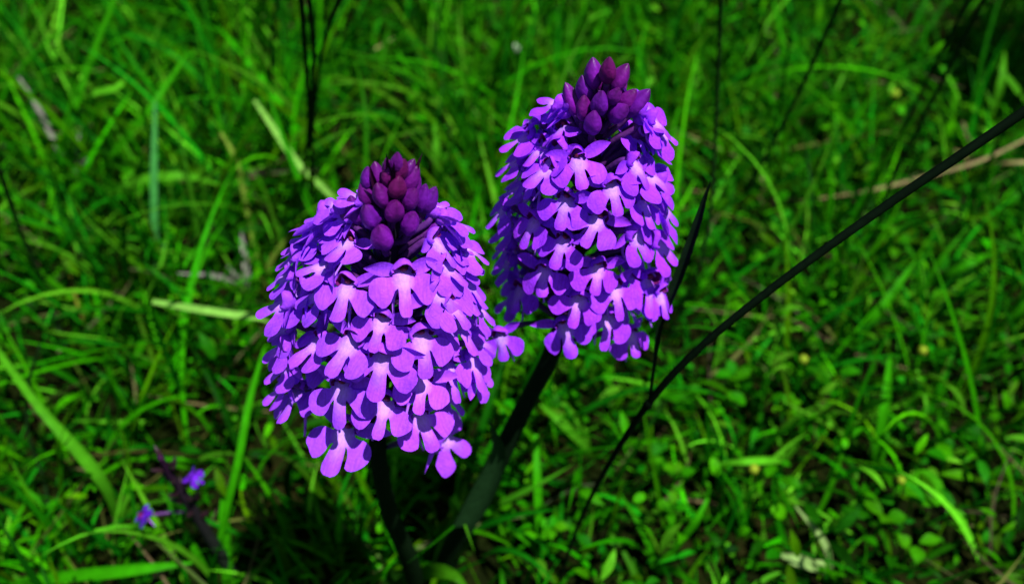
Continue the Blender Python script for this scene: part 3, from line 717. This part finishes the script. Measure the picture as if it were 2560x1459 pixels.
for lab, pts, ws, col in [
    ('pale yellow-green flat blade slanting down behind the dark stalks', [G(935, 610), G(830, 492, .035), G(745, 408, .052), G(690, 330, .058), G(636, 250, .055)], [.002, .0026, .0031, .0031, .0020], PG),
    ('pale green blade lying level beside the broad orchid, kinked once', [G(800, 850), G(672, 798, .052), G(580, 785, .058), G(482, 770, .056), G(380, 753, .05)], [.002, .0028, .0030, .0031, .0022], PG),
    ('pale bent blade with an elbow among dark turf', [G(150, 330), G(190, 258, .03), G(225, 234, .04), G(292, 218, .045), G(322, 180, .045)], [.003, .004, .0042, .0038, .001], LG),
    ('long light green blade drooping into a broad leafy end', [G(300, 1330), G(270, 1230, .03), G(215, 1150, .045), G(100, 1020, .06), G(0, 885, .065), G(-60, 800, .06)], [.002, .0038, .0044, .0030, .0024, .0016], LG*.8),
    ('tall green blade rising behind the withered orchid toward the broad one', [G(535, 1459), G(560, 1300, .03), G(596, 1150, .05), G(622, 1010, .06), G(660, 870, .065)], [.002, .0026, .0028, .0026, .001], MG*1.1),
    ('stout upright blade next to the withered orchid stem', [G(570, 1480), G(566, 1390, .015), G(560, 1300, .025), G(556, 1210, .028)], [.005, .0052, .0044, .001], MG*1.1),
    ('bluish upright blade where two blades meet in a V', [G(400, 720), G(388, 600, .025), G(385, 430, .05), G(388, 255, .07)], [.003, .0034, .0034, .0012], np.array((.03, .17, .03))),
    ('long thin blade crossing turf to the top of the V', [G(170, 510), G(250, 420, .03), G(320, 340, .05), G(390, 250, .065), G(470, 130, .07)], [.002, .003, .003, .003, .001], MG),
    ('arched glossy blade over dark turf beside the V', [G(240, 520), G(290, 475, .03), G(370, 445, .045), G(470, 440, .045), G(560, 465, .03)], [.002, .004, .0048, .0042, .001], LG*.85),
    ('olive withered stalk bending past the pale slanting blade', [G(660, 720), G(640, 640, .01), G(618, 520, .03), G(590, 400, .05), G(552, 330, .06)], [.0025, .0026, .0026, .0026, .001], OL*1.3),
    ('grey dead blade standing by the olive stalk', [G(622, 740), G(618, 690, .01), G(610, 630, .02), G(604, 580, .028)], [.003, .0034, .003, .001], GRY),
    ('long green blade leaning up behind the pale bent blade', [G(110, 480), G(170, 320, .035), G(230, 140, .06), G(285, 0, .08), G(310, -80, .09)], [.003, .0034, .0034, .003, .002], MG*.9),
    ('grey brown dry stem lying slanted in dark turf', [G(200, 450), G(150, 380, .015), G(95, 270, .03), G(45, 190, .04)], [.002, .0028, .0028, .001], GRY*.7),
    ('tan dry straw lying across the turf under the diagonal stalk', [G(1900, 530), G(1955, 510, .01), G(2150, 480, .03), G(2300, 445, .04), G(2450, 402, .05), G(2570, 345, .055), G(2660, 300, .05)], [.0005, .0010, .0016, .0018, .0017, .0012, .0007], TAN*.6),
    ('short tan straw splitting off the long dry straw', [G(2420, 430, .0), G(2480, 408, .03), G(2530, 406, .04), G(2620, 404, .04)], [.001, .0018, .0018, .001], TAN*.8),
    ('upright green blade in open turf above the big round leaf', [G(2185, 1190), G(2198, 1110, .02), G(2214, 1000, .035), G(2225, 895, .04)], [.0026, .0036, .0036, .0016], MG*1.2),
    ('pale level blade lying flat in turf under the stalk', [G(1960, 1152), G(1930, 1150, .02), G(1870, 1152, .026), G(1803, 1157, .02)], [.001, .0026, .0028, .001], LG*1.2),
    ('narrow curved blade ending in a bright leafy foot', [G(1640, 1430), G(1680, 1378, .012), G(1738, 1305, .03), G(1770, 1245, .035)], [.004, .0026, .0024, .0012], MG*1.2),
    ('narrow upright blade between the slim orchid stem and the slanting stalk', [G(1352, 1390), G(1348, 1300, .02), G(1343, 1190, .035), G(1340, 1085, .04)], [.0028, .0030, .0030, .0018], MG*1.2),
    ('short pale blade tilted beside a shiny leaf', [G(2090, 1325), G(2112, 1290, .012), G(2138, 1250, .02)], [.003, .0034, .001], LG*1.3),
    ('pale straw coloured tuft blade lying in the turf', [G(2080, 1430), G(2030, 1412, .014), G(1990, 1398, .02), G(1950, 1385, .018)], [.002, .004, .0042, .001], np.array((.22, .36, .10))),
    ('bright green upright blade against the shaded patch', [G(2478, 330), G(2492, 260, .03), G(2506, 190, .045), G(2512, 130, .05)], [.003, .0038, .0036, .001], LG*.7),
    ('bright green blade slanting across the shaded patch', [G(2600, 290), G(2560, 245, .03), G(2525, 200, .04), G(2490, 160, .045)], [.003, .0038, .0034, .001], LG*.7),
    ('green blade leaning by the bract of the slim orchid stem', [G(1480, 1130), G(1440, 1090, .02), G(1400, 1050, .03), G(1350, 1010, .03)], [.003, .0038, .0034, .001], LG*.8),
    ('long green blade rising from turf just under the diagonal stalk', [G(2130, 870), G(2180, 800, .02), G(2240, 720, .03), G(2290, 650, .035)], [.002, .0034, .0034, .001], MG),
    ('drooping pair blade curling over the turf near the diagonal stalk', [G(2300, 730), G(2360, 690, .02), G(2440, 650, .03), G(2510, 628, .02)], [.002, .0032, .0036, .001], MG),
    ('green blade reaching out from dark turf by the leaning straw', [G(2470, 900), G(2500, 840, .02), G(2560, 770, .04), G(2640, 690, .05)], [.003, .0038, .0036, .001], MG*.9),
    ('long low blade sweeping under the withered orchid', [G(20, 1459), G(160, 1440, .02), G(320, 1425, .03), G(480, 1405, .028)], [.003, .004, .004, .001], MG*1.2),
    ('upright green blade behind the slim orchid tip', [G(1405, 130), G(1408, 60, .03), G(1415, -40, .06)], [.004, .0046, .003], MG*1.1),
    ('pale upright blade behind the broad orchid tip', [G(1098, 540), G(1096, 460, .03), G(1092, 380, .05), G(1088, 310, .055)], [.003, .004, .004, .002], LG*.7)]:
    blade('grass_shoot', 'grass', lab, pts, ws, [col*f for f in [1]*((len(pts)-1)*5+1)], hint=Vector((R.uniform(-.3, .3), -0.5, 0.86)), twist=R.uniform(-.3, .3),
          mat=M_DRY if ('dry' in lab or 'dead' in lab or 'straw' in lab.split() and 'tan' in lab) else M_GRASS)

# ---------------------------------------------------------------- leafy herbs one can pick out
def herb(label, px, py, leaves, L, W, col, shape, height, group=None, seed=0, tiltbase=0.5):
    r = random.Random(seed); loc = G(px, py, height); loc.z = 0
    e = tag(empty('herb', loc), label, 'herb', group)
    bv, bf = leaf_verts(shape, 1, 1, 8)
    for k in range(leaves):
        a = 2*math.pi*k/leaves+r.uniform(-.4, .4); d = Vector((math.cos(a), math.sin(a), 0)); s = Vector((-d.y, d.x, 0))
        h = height*r.uniform(.75, 1.1) if leaves > 1 else height
        c0 = d*(L*0.15 if leaves > 1 else -L*0.5); t = r.uniform(-.1, tiltbase); l = L*r.uniform(.8, 1.1)
        wdt = W*r.uniform(.9, 1.1)
        fw = d*math.cos(t)+Vector((0, 0, math.sin(t))); nn = s.cross(fw)*-1 if s.cross(fw).z < 0 else s.cross(fw)
        V = [c0+Vector((0, 0, h))+s*(x*wdt)+fw*(y*l)+nn*(z*l*0.8) for x, y, z in bv.tolist()]
        f = obj('leaf', mesh('leaf', V, bf, [col*(1.15 if i % 3 == 1 else 1) for i in range(len(V))], M_HERB), e)
        P = [Vector((0, 0, -0.002)), Vector((0, 0, h*0.5))+c0*0.2, c0+Vector((0, 0, h))+fw*(l*0.1)]
        Vt, Ft, Kt = tube_data([Vector(p) for p in catmull([tuple(p) for p in P], 3)], [0.0005]*7, col*0.7, 5)
        obj('leaf_stalk', mesh('leaf_stalk', Vt, Ft, Kt, M_HERB), f)
    return e
HB = np.array((0.022, 0.165, 0.001))
herb('single big round bright green leaf low in the open turf', 2310, 1232, 1, 0.014, 0.017, HB*1.1, 'round', 0.022, seed=1, tiltbase=0.2)
for i, (x, y, nl, L, lab) in enumerate([
    (2215, 1290, 3, .010, 'rounded yellowish green herb leaves in front of the big round leaf'),
    (1695, 1180, 5, .008, 'dense rosette of small green leaves under the slanting stalk'),
    (1965, 1010, 6, .008, 'clump of small rounded leaves by the long curved blade in open turf'),
    (2090, 930, 3, .010, 'three broad leaves beside the upright blade above the big round leaf'),
    (1680, 1265, 4, .007, 'frilly light green herb next to the narrow curved blade'),
    (1240, 1250, 3, .009, 'round leaved herb close to the slim orchid stem'),
    (1380, 1310, 5, .007, 'small leafy rosette between slim orchid foot and slanting stalk'),
    (1920, 640, 2, .012, 'oblong pale herb leaves below the diagonal stalk'),
    (2080, 270, 4, .011, 'curled bright green herb leaves near the dark leaning stem'),
    (1760, 520, 3, .010, 'bright herb leaves behind the upright dark leaf'),
    (1830, 950, 4, .009, 'low clover-like leaves beside the diagonal stalk foot'),
    (2240, 600, 4, .008, 'leafy sprig between the diagonal stalk and the straw'),
    (520, 620, 4, .009, 'small bright herb beside the olive withered stalk'),
    (330, 420, 3, .009, 'pale herb leaves beneath the arched glossy blade'),
    (2290, 1360, 3, .009, 'mid green herb leaves on bare brown soil'),
    (1850, 120, 4, .011, 'leafy green herb behind the slim orchid head'),
    (1700, 1010, 3, .009, 'bright herb leaves just past the joint of the slanting stalk'),
    (2420, 720, 4, .008, 'small leafy herb under the drooping curled blade')]):
    herb(lab, x, y, nl, L*.8, L*.55, HB*R.uniform(.75, 1.15), 'n', R.uniform(.012, .03), seed=10+i)
# a tall leafy weed added outside the view so its crown shades the corner
wl = Vector((SHADE_AT.x+0.115, SHADE_AT.y-0.075, 0))
we = tag(empty('shade_weed', wl), 'tall leafy weed added out of view, its crown shading a patch of turf', 'weed')
V, F, K = tube_data([Vector((0, 0, -.003)), Vector((.004, .002, .12)), Vector((0, 0, .25)), Vector((.003, 0, .40))], [.003, .0026, .002, .001], np.array((.02, .08, .01)), 8)
obj('stem', mesh('stem', V, F, K, M_STEM), we)
bvw, bfw = leaf_verts('n', 1, 0.42, 8)
lmw = mesh('leaf', bvw.tolist(), bfw, [np.array((.03, .13, .004))]*len(bvw), M_HERB)
for k in range(46):
    a = k*2.4; h = 0.24+0.155*k/46; l = R.uniform(.05, .085)*(1.1-0.5*k/46)
    m = Matrix.Translation((0, 0, h)) @ Matrix.Rotation(a, 4, 'Z') @ Matrix.Rotation(R.uniform(-.25, .45), 4, 'X') @ Matrix.Scale(l, 4)
    obj('leaf', lmw, we, m)
# pale specks: little yellow flower buds in the turf
YB = np.array((0.22, 0.34, 0.02))
for i, (x, y, s, lab) in enumerate([(2236, 236, .0026, 'lone pale yellow flower bud beside the shaded patch'), (2008, 898, .0020, 'yellow green flower bud by the clump of rounded leaves'),
                                    (2306, 876, .0020, 'yellowish bud in turf above the upright green blade'), (2252, 1200, .0016, 'small yellow bud just beside the big round leaf'),
                                    (1260, 100, .0022, 'whitish flower bud in the turf, smaller of two close together'), (1288, 122, .0026, 'whitish flower bud in the turf, larger of two close together'),
                                    (1884, 1172, .0020, 'cream coloured bud touching the pale level blade')]):
    loc = G(x, y, 0.03); loc.z = 0
    e = tag(empty('flower_bud', loc), lab, 'flower bud')
    V, F, K = [], [], []; col = YB if 'whit' not in lab else np.array((.30, .42, .26))
    for a in range(7):
        for b in range(10):
            th = a/6*math.pi; ph = b/10*2*math.pi; rr = s*(1+.12*math.cos(5*ph))*math.sin(th)
            V.append(Vector((rr*math.cos(ph), rr*math.sin(ph), 0.03-s*1.1*math.cos(th)))); K.append(col*(0.6+0.4*a/6))
    for a in range(6):
        for b in range(10): F.append((a*10+b, a*10+(b+1) % 10, (a+1)*10+(b+1) % 10, (a+1)*10+b))
    obj('bud', mesh('bud', V, F, K, M_HERB), e)
    V, F, K = tube_data([Vector((0, 0, -.002)), Vector((.001, .001, .015)), Vector((0, 0, .029))], [.0005]*3, MG, 5)
    obj('stem', mesh('stem', V, F, K, M_STEM), e)

scene.render.engine = 'CYCLES'
